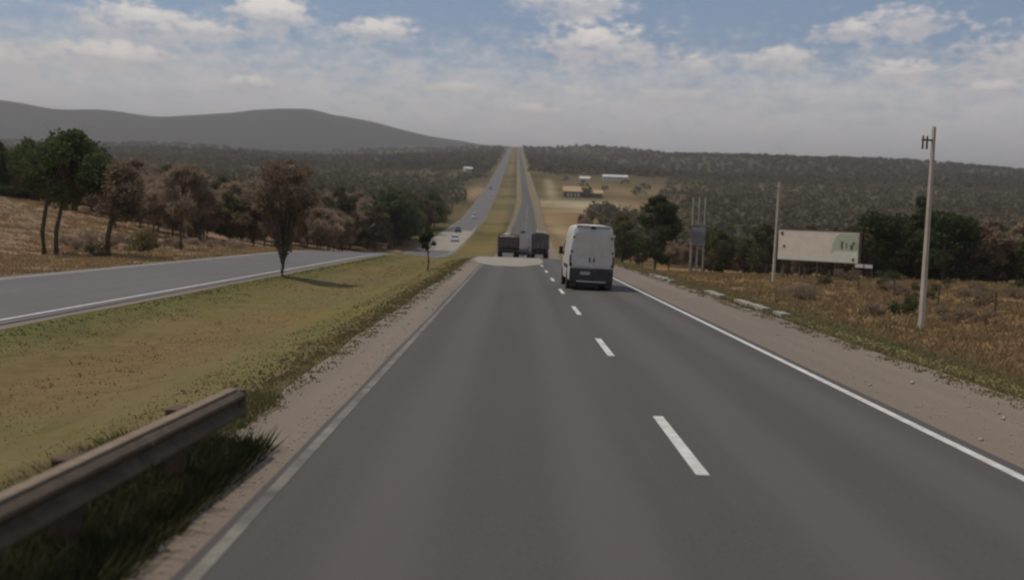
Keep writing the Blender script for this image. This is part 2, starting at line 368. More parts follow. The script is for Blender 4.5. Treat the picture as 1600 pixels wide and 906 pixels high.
def zone(x, y):
    c = np.zeros(x.shape + (3,)); c[:] = (.115, .095, .058)                     # scrub and woodland floor
    def put(mask, col):
        m_ = mask[..., None]; c[:] = c * (1 - m_) + np.array(col) * m_
    rightv = smoothstep(x, 8, 9) * (1 - smoothstep(y, 500, 700)) * (1 - smoothstep(x, 60, 110))
    put(rightv, (.20, .138, .078))
    put(.7 * np.exp(-((x - 27 - y * .18) / 7) ** 2 - ((y - 52) / 16) ** 2), (.30, .175, .095))
    put(smoothstep(x, 8, 9) * (1 - smoothstep(x, 11.5, 15)) * (1 - smoothstep(y, 120, 250)), (.16, .15, .068))
    left = smoothstep(-x, 19, 21) * (1 - smoothstep(-x, 120, 200)) * (1 - smoothstep(y, 200, 300))
    put(left, (.25, .175, .125))
    put(smoothstep(-x, 3, 4) * (1 - smoothstep(-x, 19, 22)), (.165, .134, .066))
    put(.7 * np.exp(-((x + 7.6) / 1.6) ** 2 - ((y - 22) / 9) ** 2), (.195, .128, .066)); put(.7 * np.exp(-((x + 5) / 1.1) ** 2 - ((y - 31) / 9) ** 2), (.135, .138, .058))
    put(smoothstep(-x, 9.2, 11.2) * (1 - smoothstep(-x, 19, 22)) * (1 - smoothstep(y, 40, 300)), (.112, .116, .048))
    put(.75 * smoothstep(-x, -1, 4) * (1 - smoothstep(-x, 19, 22)) * smoothstep(y, 250, 600), (.165, .138, .082))
    put(np.exp(-((x - 34) / 24) ** 2 - ((y - 530) / 55) ** 2), (.44, .36, .26))  # bare lot by the farm
    put(np.exp(-((x - 15) / 5) ** 2 - ((y - 330) / 90) ** 2), (.30, .23, .155))
    put(np.exp(-((x - 22 - (y - 600) * .02) / 4) ** 2) * smoothstep(y, 520, 600) * (1 - smoothstep(y, 800, 950)), (.36, .28, .19))
    put(.6 * np.exp(-((x - 80) / 60) ** 2 - ((y - 760) / 120) ** 2), (.22, .165, .10))
    put(.8 * np.exp(-((x + 24) / 7) ** 2 - ((y - 640) / 110) ** 2), (.30, .21, .15))
    far = smoothstep(y, 2600, 3600); put(far, (.036, .039, .028))
    put(smoothstep(y, 900, 1500) * (1 - far) * smoothstep(np.abs(x + 5), 25, 40), (.085, .075, .048))
    put(smoothstep(-x, 2.7, 3.0) * (1 - smoothstep(-x, 4.2, 5.2)) * (1 - smoothstep(y, 11, 14)) * (x < 0), (.040, .038, .018))  # shaded strip under the guardrail, painted into the ground colour
    return c
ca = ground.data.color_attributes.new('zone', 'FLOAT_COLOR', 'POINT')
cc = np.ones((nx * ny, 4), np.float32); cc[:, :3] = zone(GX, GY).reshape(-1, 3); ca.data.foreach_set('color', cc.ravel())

# ------------------------------------------------------------------ roads
def CX(y): return 4.5 * smoothstep(np.asarray(y, float), 150, 600)
def strip(name, x0, x1, y0, y1, lift, m_, parent=None, structure=True, step=None, jx0=0, jx1=0, seed=0):
    yy = [y0]; s = step or 1.5
    while yy[-1] < y1: yy.append(min(y1, yy[-1] + s)); s = min(s * 1.02, 30) if not step else step
    yy = np.array(yy); r_ = np.random.default_rng(seed)
    ph = r_.uniform(0, 6, 6)
    def wob(a): return a * (np.sin(yy * .9 + ph[0]) * .4 + np.sin(yy * .37 + ph[1]) * .6 + np.sin(yy * 2.3 + ph[2]) * .25)
    sh_ = CX(yy) if x1 > -9 else 0 * yy
    A = x0 + wob(jx0) + sh_; B = x1 + wob(jx1) + sh_; k = max(2, int(abs(x1 - x0) / 1.5) + 1)
    if name == 'road': A, B = A + 1.7 * smoothstep(yy, 300, 620), B - 1.7 * smoothstep(yy, 300, 620)
    if name == 'shoulder': A = A + .82 * (1 - smoothstep(yy, 7.6, 12.5))
    u = np.linspace(0, 1, k); X = A[:, None] * (1 - u) + B[:, None] * u; Y = np.repeat(yy[:, None], k, 1); Z = P(Y) + lift + .12 * smoothstep(Y, 180, 480)
    # thin skirts so that the sheet has an edge
    i_ = np.arange(len(yy) * k).reshape(len(yy), k)
    f = np.stack([i_[:-1, :-1], i_[:-1, 1:], i_[1:, 1:], i_[1:, :-1]], -1).reshape(-1, 4)
    o = raw(name, np.stack([X, Y, Z], -1).reshape(-1, 3), f, m_, parent)
    if structure and not parent: o['kind'] = 'structure'
    return o
strip('grass_verge', -3.75, 8.9, 318, 2500, 0.002, M['verge_far'], jx0=.3, jx1=.3, seed=8)
sh = strip('shoulder', -3.55, 8.75, -40, 320, 0.004, M['dirt'], jx0=.10, jx1=.12, seed=2)
so = strip('far_shoulder', -20.5, -11.25, -40, 2500, 0.004, M['dirt'], jx0=.1, jx1=.1, seed=3)
road = strip('road', -2.36, 6.05, -40, 2500, 0.022, M['asphalt'], jx0=.03, jx1=.02, seed=4)
far_road = strip('far_road', -20.0, -11.7, -40, 2500, 0.022, M['asphalt_old'], jx0=.02, jx1=.02, seed=5)
strip('edge_line', 5.72, 5.86, -40, 330, 0.027, M['white_paint'], road, step=3)
strip('edge_line', -2.28, -2.16, -40, 330, 0.027, M['worn_paint'], road, step=3)
strip('edge_line', -12.25, -12.11, -40, 330, 0.027, M['white_paint'], far_road, step=3)
strip('edge_line', -19.7, -19.56, -40, 330, 0.027, M['white_paint'], far_road, step=3)
for i in range(-2, 48):
    y0 = 10.9 + 10.45 * i
    strip('lane_dash', 2.06, 2.21, y0, y0 + 3.5, 0.027, M['white_paint'], road, step=.9)
for i in range(-1, 20):
    y0 = 6 + 12 * i
    strip('lane_dash', -15.95, -15.84, y0, y0 + 4, 0.027, M['worn_paint'], far_road, step=1)
# pale resurfaced stretch at the crest and its twin on the far road
def patch(name, x0, x1, y0, y1, m_, lift, rag):
    n = 44; pts = []
    for k in range(n):
        a = 2 * math.pi * k / n; ca_, sa_ = math.cos(a), math.sin(a)
        sx_ = math.copysign(abs(ca_) ** .5, ca_); sy_ = math.copysign(abs(sa_) ** .5, sa_)
        pts.append(((x0 + x1) / 2 + (x1 - x0) / 2 * sx_ * (1 + random.uniform(-rag, rag)), (y0 + y1) / 2 + (y1 - y0) / 2 * sy_))
    rows = 24; V = []; ysn = np.linspace(y0, y1, rows)
    hx = [(1 - abs(2 * (yy - y0) / (y1 - y0) - 1) ** 3.0) ** .5 if 0 < (yy - y0) / (y1 - y0) < 1 else .35 for yy in ysn]
    F2 = []
    for i, yy in enumerate(ysn):
        cxm = (x0 + x1) / 2; hw = (x1 - x0) / 2 * max(.35, hx[i])
        for j in range(9):
            q = j / 8 * 2 - 1; V.append((cxm + hw * q * (1 + random.uniform(-rag, rag)), yy, float(P(yy)) + lift))
    for i in range(rows - 1):
        for j in range(8): F2.append((i * 9 + j, i * 9 + j + 1, (i + 1) * 9 + j + 1, (i + 1) * 9 + j))
    o = raw(name, V, F2, m_); o['kind'] = 'structure'
patch('pale_road_patch', -3.3, 2.6, 72, 112, M['pale_road'], .0325, .02)
strip('pale_far_road', -19.9, -11.75, 205, 300, .0325, M['pale_road'])

# concrete gutter pieces on the outer edge of the right shoulder
g = thing('drain_kerb', 'broken line of pale concrete gutter blocks along the dirt shoulder right of the road', 'kerb', (8.95, 34, h(8.95, 34)))
y = 34.5; proto = None
base = MB().box((0, 0, .02), (.34, 1.05, .16), bev=.02).build('kerb_block', M['concrete'], g)
first = True
while y < 64:
    if 46 < y < 55 and random.random() < .75 or random.random() < .18: y += 1.15; continue
    o = base if first else base.copy()
    if not first: COL.objects.link(o); o.parent = g
    first = False
    xx = 9.15 - .012 * (y - 34) + random.uniform(-.05, .05)
    o.location = (xx - 8.95, y - 34, float(P(y)) + .03 - h(8.95, 34)); o.rotation_euler = (random.uniform(-.03, .03), random.uniform(-.05, .05), random.uniform(-.06, .06))
    y += 1.12 + random.uniform(0, .15)

# ------------------------------------------------------------------ guardrail, lower left
gx = lambda y: -2.95 - .055 * (11.1 - y)
gr = thing('guardrail', 'weathered W-beam guardrail ending on the dirt shoulder beside the median grass', 'guardrail', (gx(0), 0, h(-3.9, 0)))
gz = lambda y: float(P(y))
prof = [(0, .31), (.035, .30), (.08, .265), (.08, .235), (.02, .185), (.0, .155), (.02, .125), (.08, .075), (.08, .045), (.035, .01), (0, 0)]
b_ = MB(); rings = []
for y in [-6, -4, -2, 0, 2, 4, 6, 8, 9.5, 10.6, 11.1]:
    a = [(gx(y) + p[0], y, gz(y) + .44 + p[1]) for p in prof]; c_ = [(gx(y) + p[0] - .004, y, gz(y) + .44 + p[1]) for p in prof[::-1]]
    rings.append([Vector(q) - gr.location for q in a + c_])
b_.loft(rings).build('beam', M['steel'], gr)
t_ = MB(); t_.tube(Vector((gx(11.1) - .02, 11.12, gz(11.1) + .44)) - gr.location, Vector((gx(11.1) - .02, 11.12, gz(11.1) + .75)) - gr.location, .09, n=12).build('end_piece', M['steel'], gr)
tr = MB()
a = [Vector((gx(y) - .045, y, gz(y) + .762)) - gr.location for y in (-6, -4, -2, 0, 2, 4, 6, 8, 9.5, 10.6, 11.0)]
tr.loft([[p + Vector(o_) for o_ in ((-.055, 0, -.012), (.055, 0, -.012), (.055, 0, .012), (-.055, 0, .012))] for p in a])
tr.build('lit_top_edge', mat('sunlit_dusty_steel', (0.24, 0.185, 0.13), (0.17, 0.13, 0.09), 6, .9), gr)  # dusty top edge, paler than the beam: sunlight put into its colour
for yj in (8.65, 4.35):
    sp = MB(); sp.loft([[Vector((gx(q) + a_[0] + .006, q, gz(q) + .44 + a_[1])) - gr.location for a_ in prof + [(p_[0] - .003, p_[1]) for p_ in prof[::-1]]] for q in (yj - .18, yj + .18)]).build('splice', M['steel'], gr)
    for q in (-.12, .12):
        for zz in (.07, .24): MB().tube(Vector((gx(yj) + .08, yj + q, gz(yj) + .44 + zz)) - gr.location, Vector((gx(yj) + .105, yj + q, gz(yj) + .44 + zz)) - gr.location, .014, n=6).build('bolt', M['rust'], gr)
y = 9.75
while y > -6:
    p = Vector((gx(y), y, gz(y))) - gr.location
    po = MB().box(p + Vector((-.17, 0, .36)), (.14, .24, 0.84), bev=.008).build('post', M['rust'], gr)
    MB().box(p + Vector((-.09, 0, .62)), (.12, .13, .30)).build('spacer', M['rust'], gr)
    y -= 2.15

# ------------------------------------------------------------------ van
def van():
    X0, Y0 = 3.46, 45.4
    slope = math.atan((float(P(Y0 + 4)) - float(P(Y0))) / 4)
    t = thing('van', 'white high-roof cargo van driving ahead in the right lane', 'van', (X0, Y0, float(P(Y0)) + .022), 0)
    t.rotation_euler = (slope, R(1.3), R(.3)); t.scale = (1, 1, 1.06)
    def ring(y, wb, wm, wt, zf, zr, zs=1.25, rc=.16):
        pts = [(wb, zf), (wb + .015, zf + .25), (wm, zs), (wm - .012, zs + .35), (wt + .05, zr - rc - .25), (wt, zr - rc), (wt - .05, zr - rc * .45), (wt - .16, zr - .04), (wt - .36, zr - .005), (wt * .4, zr + .01)]
        full = pts + [(-a_, b__) for a_, b__ in pts[::-1]]
        return [Vector((a_, y, b__)) for a_, b__ in full]
    st = [ring(0, .94, .985, .83, .50, 2.66), ring(.06, .97, 1.01, .86, .42, 2.72), ring(.6, .98, 1.02, .87, .40, 2.75), ring(2.6, .98, 1.02, .87, .40, 2.76), ring(4.15, .98, 1.02, .86, .40, 2.72),
          ring(4.6, .98, 1.02, .84, .40, 2.62), ring(5.35, .97, 1.0, .80, .40, 1.75, 1.05, .12), ring(5.5, .96, .98, .82, .40, 1.32, .95, .10), ring(5.95, .90, .92, .74, .42, 1.12, .85, .10), ring(6.1, .82, .84, .62, .50, .98, .8, .08)]
    MB().loft(st).build('body', M['van_white'], t, True, 50)
    # rear doors, each with pressed panels
    for s in (-1, 1):
        xo = s * .425
        d = MB()
        a = [(-.40, .0), (.40, .0), (.405, .55), (.36 if s > 0 else .405, 2.0), (.36 if s > 0 else .405, 2.02)]
        # door leaf: trapezoid narrowing upward on its outer side
        inn, ob, om, ot = .015, .86, .90, .775
        zs = [.94, 1.3, 2.0, 2.42]
        ow = [ob, om, .845, ot]
        rows = [[Vector((s * inn, -.045, z)), Vector((s * o_, -.045, z)), Vector((s * o_, .02, z)), Vector((s * inn, .02, z))] for z, o_ in zip(zs, ow)]
        door = d.loft(rows).build('rear_door', M['van_panel'], t)
        rows = [[Vector((s * (.07), -.055, z)), Vector((s * o_, -.055, z)), Vector((s * o_, -.045, z)), Vector((s * .07, -.045, z))] for z, o_ in ((1.48, .79), (2.28, .72))]
        MB().loft(rows).build('window', M['van_panel'], door)
        MB().box((s * .42, -.052, 1.16), (.6, .014, .28), bev=.006).build('lower_panel', M['van_white'] if s < 0 else M['van_panel'], door)
        MB().box((s * .10, -.075, 1.28), (.05, .04, .2), bev=.01).build('handle', M['plastic'], door)
        for z in (1.05, 1.6, 2.2): MB().box((s * (.90 - .06 * (z > 1.7)), -.05, z), (.07, .04, .10), bev=.01).build('hinge', M['plastic'], door)
        MB().box((s * .965, -.03, 1.22), (.07, .06, .46), bev=.015).build('tail_light', M['red_lamp'], t)
        MB().box((s * .43, -.01, 2.685), (.66, .14, .05), bev=.012).build('roof_trim', M['van_white'], t)
        MB().box((s * .80, -.1, .30), (.30, .03, .34)).build('mudflap', M['plastic'], t)
    MB().box((0, -.035, 1.6), (.05, .06, 1.75), bev=.01).build('door_seam', M['van_white'], t)
    MB().box((0, -.03, 2.63), (.2, .07, .12), bev=.01).build('brake_light', M['plastic'], t)
    MB().box((0, -.10, .63), (1.93, .24, .58), bev=.05).build('bumper', M['plastic'], t)
    MB().box((0, -.2, .37), (1.3, .2, .06), bev=.01).build('step', M['grey_paint'], t)
    MB().box((-.28, -.235, .72), (.44, .03, .14)).build('license_plate', M['grey_paint'], t)
    MB().box((0, .9, .36), (1.5, 1.7, .26)).box((0, 3, .36), (.9, 3, .2)).build('underbody', M['plastic'], t)
    MB().tube((-1.0, 1.3, .36), (1.0, 1.3, .36), .07).build('axle', M['plastic'], t)
    for s in (-1, 1):
        for yy in (1.25, 4.95):
            for k, xx in enumerate((.84, .62) if yy < 2 else (.84,)):
                w = MB(); w.tube((s * (xx - .1), yy, .345), (s * (xx + .12), yy, .345), .345, n=24)
                wo = w.build('wheel', M['rubber'], t, True)
                if k == 0: MB().tube((s * (xx + .10), yy, .345), (s * (xx + .126), yy, .345), .2, n=16).build('rim', M['rim'], wo)
            MB().tube((s * .94, yy, .38), (s * 1.015, yy, .38), .42, n=24).build('wheel_arch', M['plastic'], t, True)
        MB().box((s * 1.14, 4.75, 1.55), (.18, .1, .36), bev=.03).box((s * 1.04, 4.78, 1.45), (.12, .05, .05)).build('mirror', M['plastic'], t)
        MB().loft([[Vector((s * 1.01, 4.0, 1.35)), Vector((s * 1.01, 5.0, 1.35)), Vector((s * .96, 4.75, 1.95)), Vector((s * .95, 4.0, 2.0))], [Vector((s * 1.03, 4.0, 1.35)), Vector((s * 1.03, 5.0, 1.35)), Vector((s * .98, 4.75, 1.95)), Vector((s * .97, 4.0, 2.0))]]).build('side_window', M['glass'], t)
        MB().box((s * 1.025, 2.2, .95), (.02, 3.0, .14), bev=.006).build('side_moulding', M['plastic'], t)
    MB().loft([[Vector((-.76, 4.68, 2.50)), Vector((.76, 4.68, 2.50)), Vector((.80, 5.34, 1.68)), Vector((-.80, 5.34, 1.68))], [Vector((-.76, 4.75, 2.55)), Vector((.76, 4.75, 2.55)), Vector((.80, 5.42, 1.72)), Vector((-.80, 5.42, 1.72))]]).build('windscreen', M['glass'], t)
    return t
van()

# ------------------------------------------------------------------ other vehicles
def car(x, y, label, paint, rz=0, hgt=1.5, group='vehicles on the far carriageway'):
    t = thing('car', label, 'car', (x, y, float(P(y)) + .03), rz, group)
    t.rotation_euler = (math.atan((float(P(y + 4)) - float(P(y - 4))) / 8) * (1 if abs(rz) < 1 else -1), 0, rz)
    sec = lambda yy, w, z0, z1: [Vector(p) for p in ((w, yy, z0), (w * 1.02, yy, (z0 + z1) / 2), (w * .95, yy, z1), (-w * .95, yy, z1), (-w * 1.02, yy, (z0 + z1) / 2), (-w, yy, z0))]
    k = hgt / 1.5
    MB().loft([sec(-2.1, .78, .42, .72), sec(-2.0, .86, .24, .85 * k), sec(-1.2, .87, .22, .92 * k), sec(.9, .87, .22, .95 * k), sec(1.9, .86, .22, .92 * k), sec(2.1, .78, .4, .8)]).build('body', paint, t, True)
    MB().loft([[Vector(p) for p in ((.8 - .1 * (z > 1), a, z), (.8 - .1 * (z > 1), b, z), (-.8 + .1 * (z > 1), b, z), (-.8 + .1 * (z > 1), a, z))] for a, b, z in ((-1.25, 1.85, .9 * k), (-.45, 1.5, 1.4 * k))]).build('glasshouse', M['glass'], t)
    MB().box((0, .52, 1.42 * k), (1.36, 1.95, .06), bev=.02).build('roof', paint, t)
    for s in (-1, 1):
        for yy in (-1.3, 1.3): MB().tube((s * .68, yy, .31), (s * .88, yy, .31), .31, n=14).build('wheel', M['rubber'], t, True)
        MB().box((s * .62, -2.06, .64), (.3, .1, .14)).build('headlight', M['rim'], t)
    return t
car(-14.1, 245, 'small white car nearest on the far carriageway in the valley', M['car_white'])
car(-15.9, 291, 'dark car behind the nearest white car on the far carriageway', M['car_dark'])
car(-15.6, 398, 'white-topped van higher up the far carriageway', M['car_white'], hgt=2.1)
car(-13.3, 610, 'pale car far up the opposite carriageway on its inner lane', M['car_white'])
car(-16.6, 690, 'dark car farthest up the opposite carriageway', M['car_dark'])
def truck(x, y, label, w, hh, ln_, box_m, kind):
    t = thing('truck', label, 'truck', (x, y, float(P(y)) + .03), 0); t.rotation_euler = (math.atan((float(P(y + 4)) - float(P(y - 2))) / 6), 0, 0)
    MB().box((0, ln_ / 2 + .3, .85), (.9, ln_ + 1.6, .25)).build('chassis', M['plastic'], t)
    if kind == 'box':
        b = MB().box((0, ln_ / 2, (1.1 + hh) / 2), (w, ln_, hh - 1.1), bev=.04).build('cargo_box', box_m, t)
        for s in (-1, 1): MB().box((s * w * .245, -.02, (1.1 + hh) / 2), (w * .46, .05, hh - 1.35), bev=.015).build('rear_door', box_m, b)
        for s in (-1, 1): MB().box((s * .25, -.06, 1.55), (.04, .05, .6)).build('lock_bar', M['rim'], b)
    elif kind == 'edge':
        b = MB().box((0, ln_ / 2, (1.1 + hh) / 2), (w, ln_, hh - 1.1), bev=.04).build('cargo_box', box_m, t)
        MB().box((-.1, -.03, hh - .03), (w * .8, .12, .10)).build('top_rail', M['concrete'], b)
        V = []; F3 = []; nx_, ny_ = 9, 14
        for i in range(ny_):
            for j in range(nx_):
                u, v = j / (nx_ - 1) * 2 - 1, i / (ny_ - 1) * 2 - 1
                V.append((u * w * .48, ln_ / 2 + v * ln_ * .48, hh - .12 + (.55 * (1 - u * u) * (1 - v ** 4) * (1 - .5 * (u > .1)) + random.uniform(-.05, .07))))
        for i in range(ny_ - 1):
            for j in range(nx_ - 1): F3.append((i * nx_ + j, i * nx_ + j + 1, (i + 1) * nx_ + j + 1, (i + 1) * nx_ + j))
        raw('load', V, F3, M['pebble'], b)
        for q in range(4): MB().box((0, -.05, 1.3 + q * .38), (w * .96, .05, .1)).build('board', M['rust'], b)
        for k in range(5): MB().box((-w / 2 + .15 + k * (w - .3) / 4, -.03, (1.1 + hh) / 2 - .05), (.08, .06, hh - 1.4)).build('stake', M['rust'], b)
    else:
        rg = [[Vector((w / 2 * math.cos(a), yy, 1.0 + (hh - 1.3) / 2 + .3 + (hh - 1.3) / 2 * math.sin(a))) for a in [2 * math.pi * k / 20 for k in range(20)]] for yy in (0, .12, ln_ - .1, ln_)]
        b = MB().loft(rg).build('tank', box_m, t, True)
        MB().tube((0, .5, hh - .25), (0, .5, hh + .25), .3, n=14).build('manhole', M['plastic'], b)
        MB().box((w / 2 - .1, -.08, 1.9), (.06, .05, 1.6)).box((w / 2 - .42, -.08, 1.9), (.06, .05, 1.6)).build('ladder', M['rim'], b)
    MB().box((0, ln_ + .95, 1.55), (w * .93, 1.6, 1.9), bev=.12).build('cab', box_m, t)
    MB().box((0, ln_ + 1.76, 1.9), (w * .8, .05, .7)).build('windscreen', M['glass'], t)
    MB().box((0, -.03, .75), (w * .95, .12, .16), bev=.02).build('bumper', M['plastic'], t)
    for s in (-1, 1):
        MB().box((s * w * .4, -.1, .78), (.25, .04, .12)).build('tail_light', M['red_lamp'], t)
        for yy in (1.0, ln_ + .9):
            wo = MB().tube((s * (w / 2 - .5), yy, .5), (s * (w / 2 - .03), yy, .5), .5, n=18).build('wheel', M['rubber'], t, True)
            MB().tube((s * (w / 2 - .04), yy, .5), (s * (w / 2 - .01), yy, .5), .26, n=12).build('rim', M['rim'], wo)
    return t
truck(-.55, 112, 'dark stake-sided truck with a pale load showing over its tailboard, leftmost at the crest', 2.4, 2.3, 4.6, M['dark_paint'], 'edge')
truck(1.15, 128, 'grey tanker between the two dark trucks beyond the crest', 2.3, 3.3, 4.5, M['van_panel'], 'tank')
tk = truck(3.05, 118, 'dark tarpaulin-covered truck with a white corner post, left of the white van beyond the crest', 2.1, 2.7, 3.6, M['dark_paint'], 'box')
MB().box((-1.07, -.04, 1.9), (.12, .12, 2.3)).build('corner_post', M['van_white'], tk)
MB().loft([[Vector((1.06 * math.cos(a) * (1 + random.uniform(-.02, .02)), yy, 2.66 + .38 * math.sin(a) + random.uniform(-.03, .03))) for a in [math.pi * k / 8 for k in range(9)]] for yy in (-.06, .6, 1.3, 2.0, 2.7, 3.5)]).build('tarpaulin', M['wall_brown'], tk, True)

# ------------------------------------------------------------------ poles
def pole(x, y, hh, label, lean=0, arm=True):
    z = h(x, y); t = thing('utility_pole', label, 'pole', (x, y, z - .3), 0, 'utility poles along the right verge'); t.rotation_euler = (0, lean, .3)
    MB().loft([[Vector((w * a, d * b, zz)) for a, b in ((-1, -1), (1, -1), (1, 1), (-1, 1))] for w, d, zz in ((.085, .105, 0), (.052, .062, hh + .3))]).build('post', M['pole_concrete'], t)
    if arm:
        c = MB().box((-.28, .0, hh - .25), (.55, .07, .07)).build('crossarm', M['wood'], t)
        for k in (-.5, -.3):
            MB().tube((k, 0, hh - .62), (k, 0, hh - .28), .04, n=8).tube((k, 0, hh - .2), (k, 0, hh - .08), .05, .03, n=8).build('insulator', M['wall_brown'], c)
    return t
pole(16.9, 42, 8.3, 'tall pale concrete utility pole nearest the road at right, rising above the skyline')
pole(21.4, 84, 8.2, 'slim concrete utility pole standing at the left end of the billboard', lean=.012)
# transformer structure
tx, ty = 22.4, 125; tz = h(tx, ty)
t = thing('transformer_station', 'three close white poles carrying a grey transformer platform beside the green trees', 'power station', (tx, ty, tz))
for k in (-.75, 0, .75):
    MB().tube((k, 0, -.2), (k * .97, 0, 9.3), .14, .09, 10).build('post', M['pole_concrete'], t)
MB().box((-.2, 0, 5.9), (3.2, .9, .14)).build('platform', M['concrete'], t)
tb = MB().box((0, 0, 4.6), (1.7, .8, 2.2), bev=.06).build('transformer', M['grey_paint'], t)
for k in range(9): MB().box((-.72 + .18 * k, -.46, 4.5), (.04, .12, 1.5)).build('cooling_fin', M['grey_paint'], tb)
for k in (-.5, 0, .5): MB().tube((k, 0, 5.97), (k, 0, 6.35), .06, .03, 8).build('bushing', M['wall_brown'], tb)

# ------------------------------------------------------------------ billboard
bx0, by0, bx1, by1 = 26.2, 101.5, 32.6, 96.8
L_ = math.hypot(bx1 - bx0, by1 - by0); ang = math.atan2(by1 - by0, bx1 - bx0); bz = h((bx0 + bx1) / 2, (by0 + by1) / 2)
t = thing('billboard', 'long cream roadside billboard with a green picture at its right end', 'billboard', ((bx0 + bx1) / 2, (by0 + by1) / 2, bz), ang)
ZB = -0.75 - bz - 3.05        # bottom of the panel
zb, zt = ZB, ZB + 2.9
MB().box((0, 0, (zb + zt) / 2), (L_, .12, zt - zb)).build('panel', M['bill_cream'], t)
MB().box((0, .0, zt + .03), (L_ + .1, .16, .06)).box((0, 0, zb - .03), (L_ + .1, .16, .06)).build('frame', M['wood'], t)
MB().box((L_ / 2 + .09, 0.02, (zb + zt) / 2), (.18, .2, zt - zb + .12)).build('frame_end', M['rust'], t)
def flat(name, pts, dy, m_, par):
    V = [(x, dy, z) for x, z in pts] + [(x, dy + .01, z) for x, z in pts]; n = len(pts)
    o = raw(name, V, [tuple(range(n)), tuple(range(2 * n - 1, n - 1, -1))] + [(k, k + n, (k + 1) % n + n, (k + 1) % n) for k in range(n)], m_, par); return o
hw = L_ / 2
flat('white_band', [(-hw, zb), (hw - .02, zb), (hw - .02, zb + .42), (-hw, zb + .42)], -.075, M['bill_white'], t)
flat('green_picture', [(1.35, zb + .75), (1.75, zb + 1.1), (hw - .05, zb + 1.1), (hw - .05, zt - .1), (hw - .9, zt - .2), (2.2, zt - .12), (1.75, zt - .45), (1.5, zt - 1.1)], -.080, M['bill_green'], t)
flat('pale_field', [(1.4, zb + .1), (hw - .05, zb + .05), (hw - .05, zb + 1.12), (1.8, zb + 1.12), (1.42, zb + .78)], -.078, M['bill_white'], t)
for (a, c_, r_) in ((-hw + .38, zt - .35, .15), (-hw + .62, zb + 1.3, .12), (hw - .45, zb + .3, .13), (hw - .5, zt - 1.05, .12)):
    flat('mark', [(a + r_ * math.cos(k), c_ + r_ * 1.3 * math.sin(k)) for k in [2 * math.pi * q / 10 for q in range(10)]], -.09, M['ink'], t)
for (a, b2, c2, d2) in ((2.3, zb + 1.3, .16, .7), (2.75, zb + 1.35, .1, .55), (3.2, zb + 1.25, .2, .45)):
    flat('mark', [(a, b2), (a + c2, b2), (a + c2, b2 + d2), (a, b2 + d2)], -.088, M['leaf_olive'], t)
for k in range(5):
    x = -hw + .5 + k * (L_ - 1) / 4
    MB().box((x, .17, (zt - .3) / 2), (.14, .16, zt + .3)).build('post', M['wood'], t)
    MB().tube((x, 1.6, 0), (x, .25, zt - .8), .06, n=6).build('brace', M['wood'], t)
# small white notice by the billboard
sx0, sy0 = 32.2, 94; z = h(sx0, sy0)
t = thing('notice_board', 'small low white double board on thin posts under the right end of the billboard', 'sign', (sx0, sy0, z), ang)
for k in (-.42, .42):
    MB().box((k, 0, 1.45), (.74, .05, .32), bev=.01).build('board', M['wall_white'], t)
for k in (-.75, .75): MB().box((k, .05, .75), (.06, .06, 1.6)).build('post', M['wood'], t)

# wire fence on the right
t = thing('wire_fence', 'wire fence with thin weathered posts in the dry grass at right', 'fence', (24, 34, h(24, 34)))
fp = []
x, y = 24.8, 38.0
while y < 125:
    fp.append((x, y)); x += .15 ; y += 7.5
for (x, y) in fp:
    z = h(x, y); MB().box(Vector((x, y, z + .6)) - t.location, (.09, .09, 1.3)).build('post', M['pole_concrete'] if y < 45 else M['wood'], t)
for zz in (.3, .65, 1.0, 1.22):
    MB().sweep([Vector((x, y, h(x, y) + zz)) - t.location for x, y in fp], [.006] * len(fp), 4).build('wire', M['steel'], t)

# ------------------------------------------------------------------ buildings
def gable(t, x0, x1, y0, y1, z0, zw, zr, wm, rm, ax='x', nm='roof'):
    MB().box(((x0 + x1) / 2, (y0 + y1) / 2, (z0 + zw) / 2), (x1 - x0, y1 - y0, zw - z0)).build('wall', wm, t)
    e = .6
    if ax == 'x': sec = lambda x: [Vector((x, y0 - e, zw - .2)), Vector((x, (y0 + y1) / 2, zr)), Vector((x, y1 + e, zw - .2)), Vector((x, y1 + e, zw - .05)), Vector((x, (y0 + y1) / 2, zr + .2)), Vector((x, y0 - e, zw))]; r = [sec(x0 - e), sec(x1 + e)]
    else: sec = lambda y: [Vector((x0 - e, y, zw - .2)), Vector(((x0 + x1) / 2, y, zr)), Vector((x1 + e, y, zw - .2)), Vector((x1 + e, y, zw)), Vector(((x0 + x1) / 2, y, zr + .2)), Vector((x0 - e, y, zw))]; r = [sec(y0 - e), sec(y1 + e)]
    MB().loft(r).build(nm, rm, t)
bz = h(41, 620)
t = thing('farm_building', 'ochre-roofed roadside building with a brown centre block beyond the pale dirt lot', 'building', (41, 620, bz), 0)
gable(t, -12, -1.2, -4, 5, -1, 3.4, 6.4, M['wall_brown'], M['roof_ochre'])
gable(t, -1, 4.2, -3, 5, -1, 5.6, 8.4, M['wall_brown'], M['roof_brown'], 'y')
gable(t, 4.4, 11, -3.6, 4, -1, 2.8, 4.8, M['wall_brown'], M['roof_ochre'])
for k in (-8.4, -4.2):
    w_ = MB().box((k, -4.06, 1.3), (3.0, .12, 2.3)).build('bay', M['wall_white'], t)
    MB().box((k, -4.15, 1.2), (.9, .08, 2.0)).build('door', M['plastic'], w_)
for k in (-10.5, -6.3, -2.2, 0.8, 2.6, 7.5): MB().box((k, -5.0 if k < -1.5 else -3.8, 1.3), (.3, .3, 3.6) if k < -1.5 else (.9, .1, 1.1)).build('column' if k < -1.5 else 'window', M['roof_brown'] if k < -1.5 else M['glass'], t)
bz = h(87, 905)
t = thing('long_shed', 'long low white shed on the slope right of the ochre-roofed building', 'shed', (87, 905, bz + 1.0), R(-3))
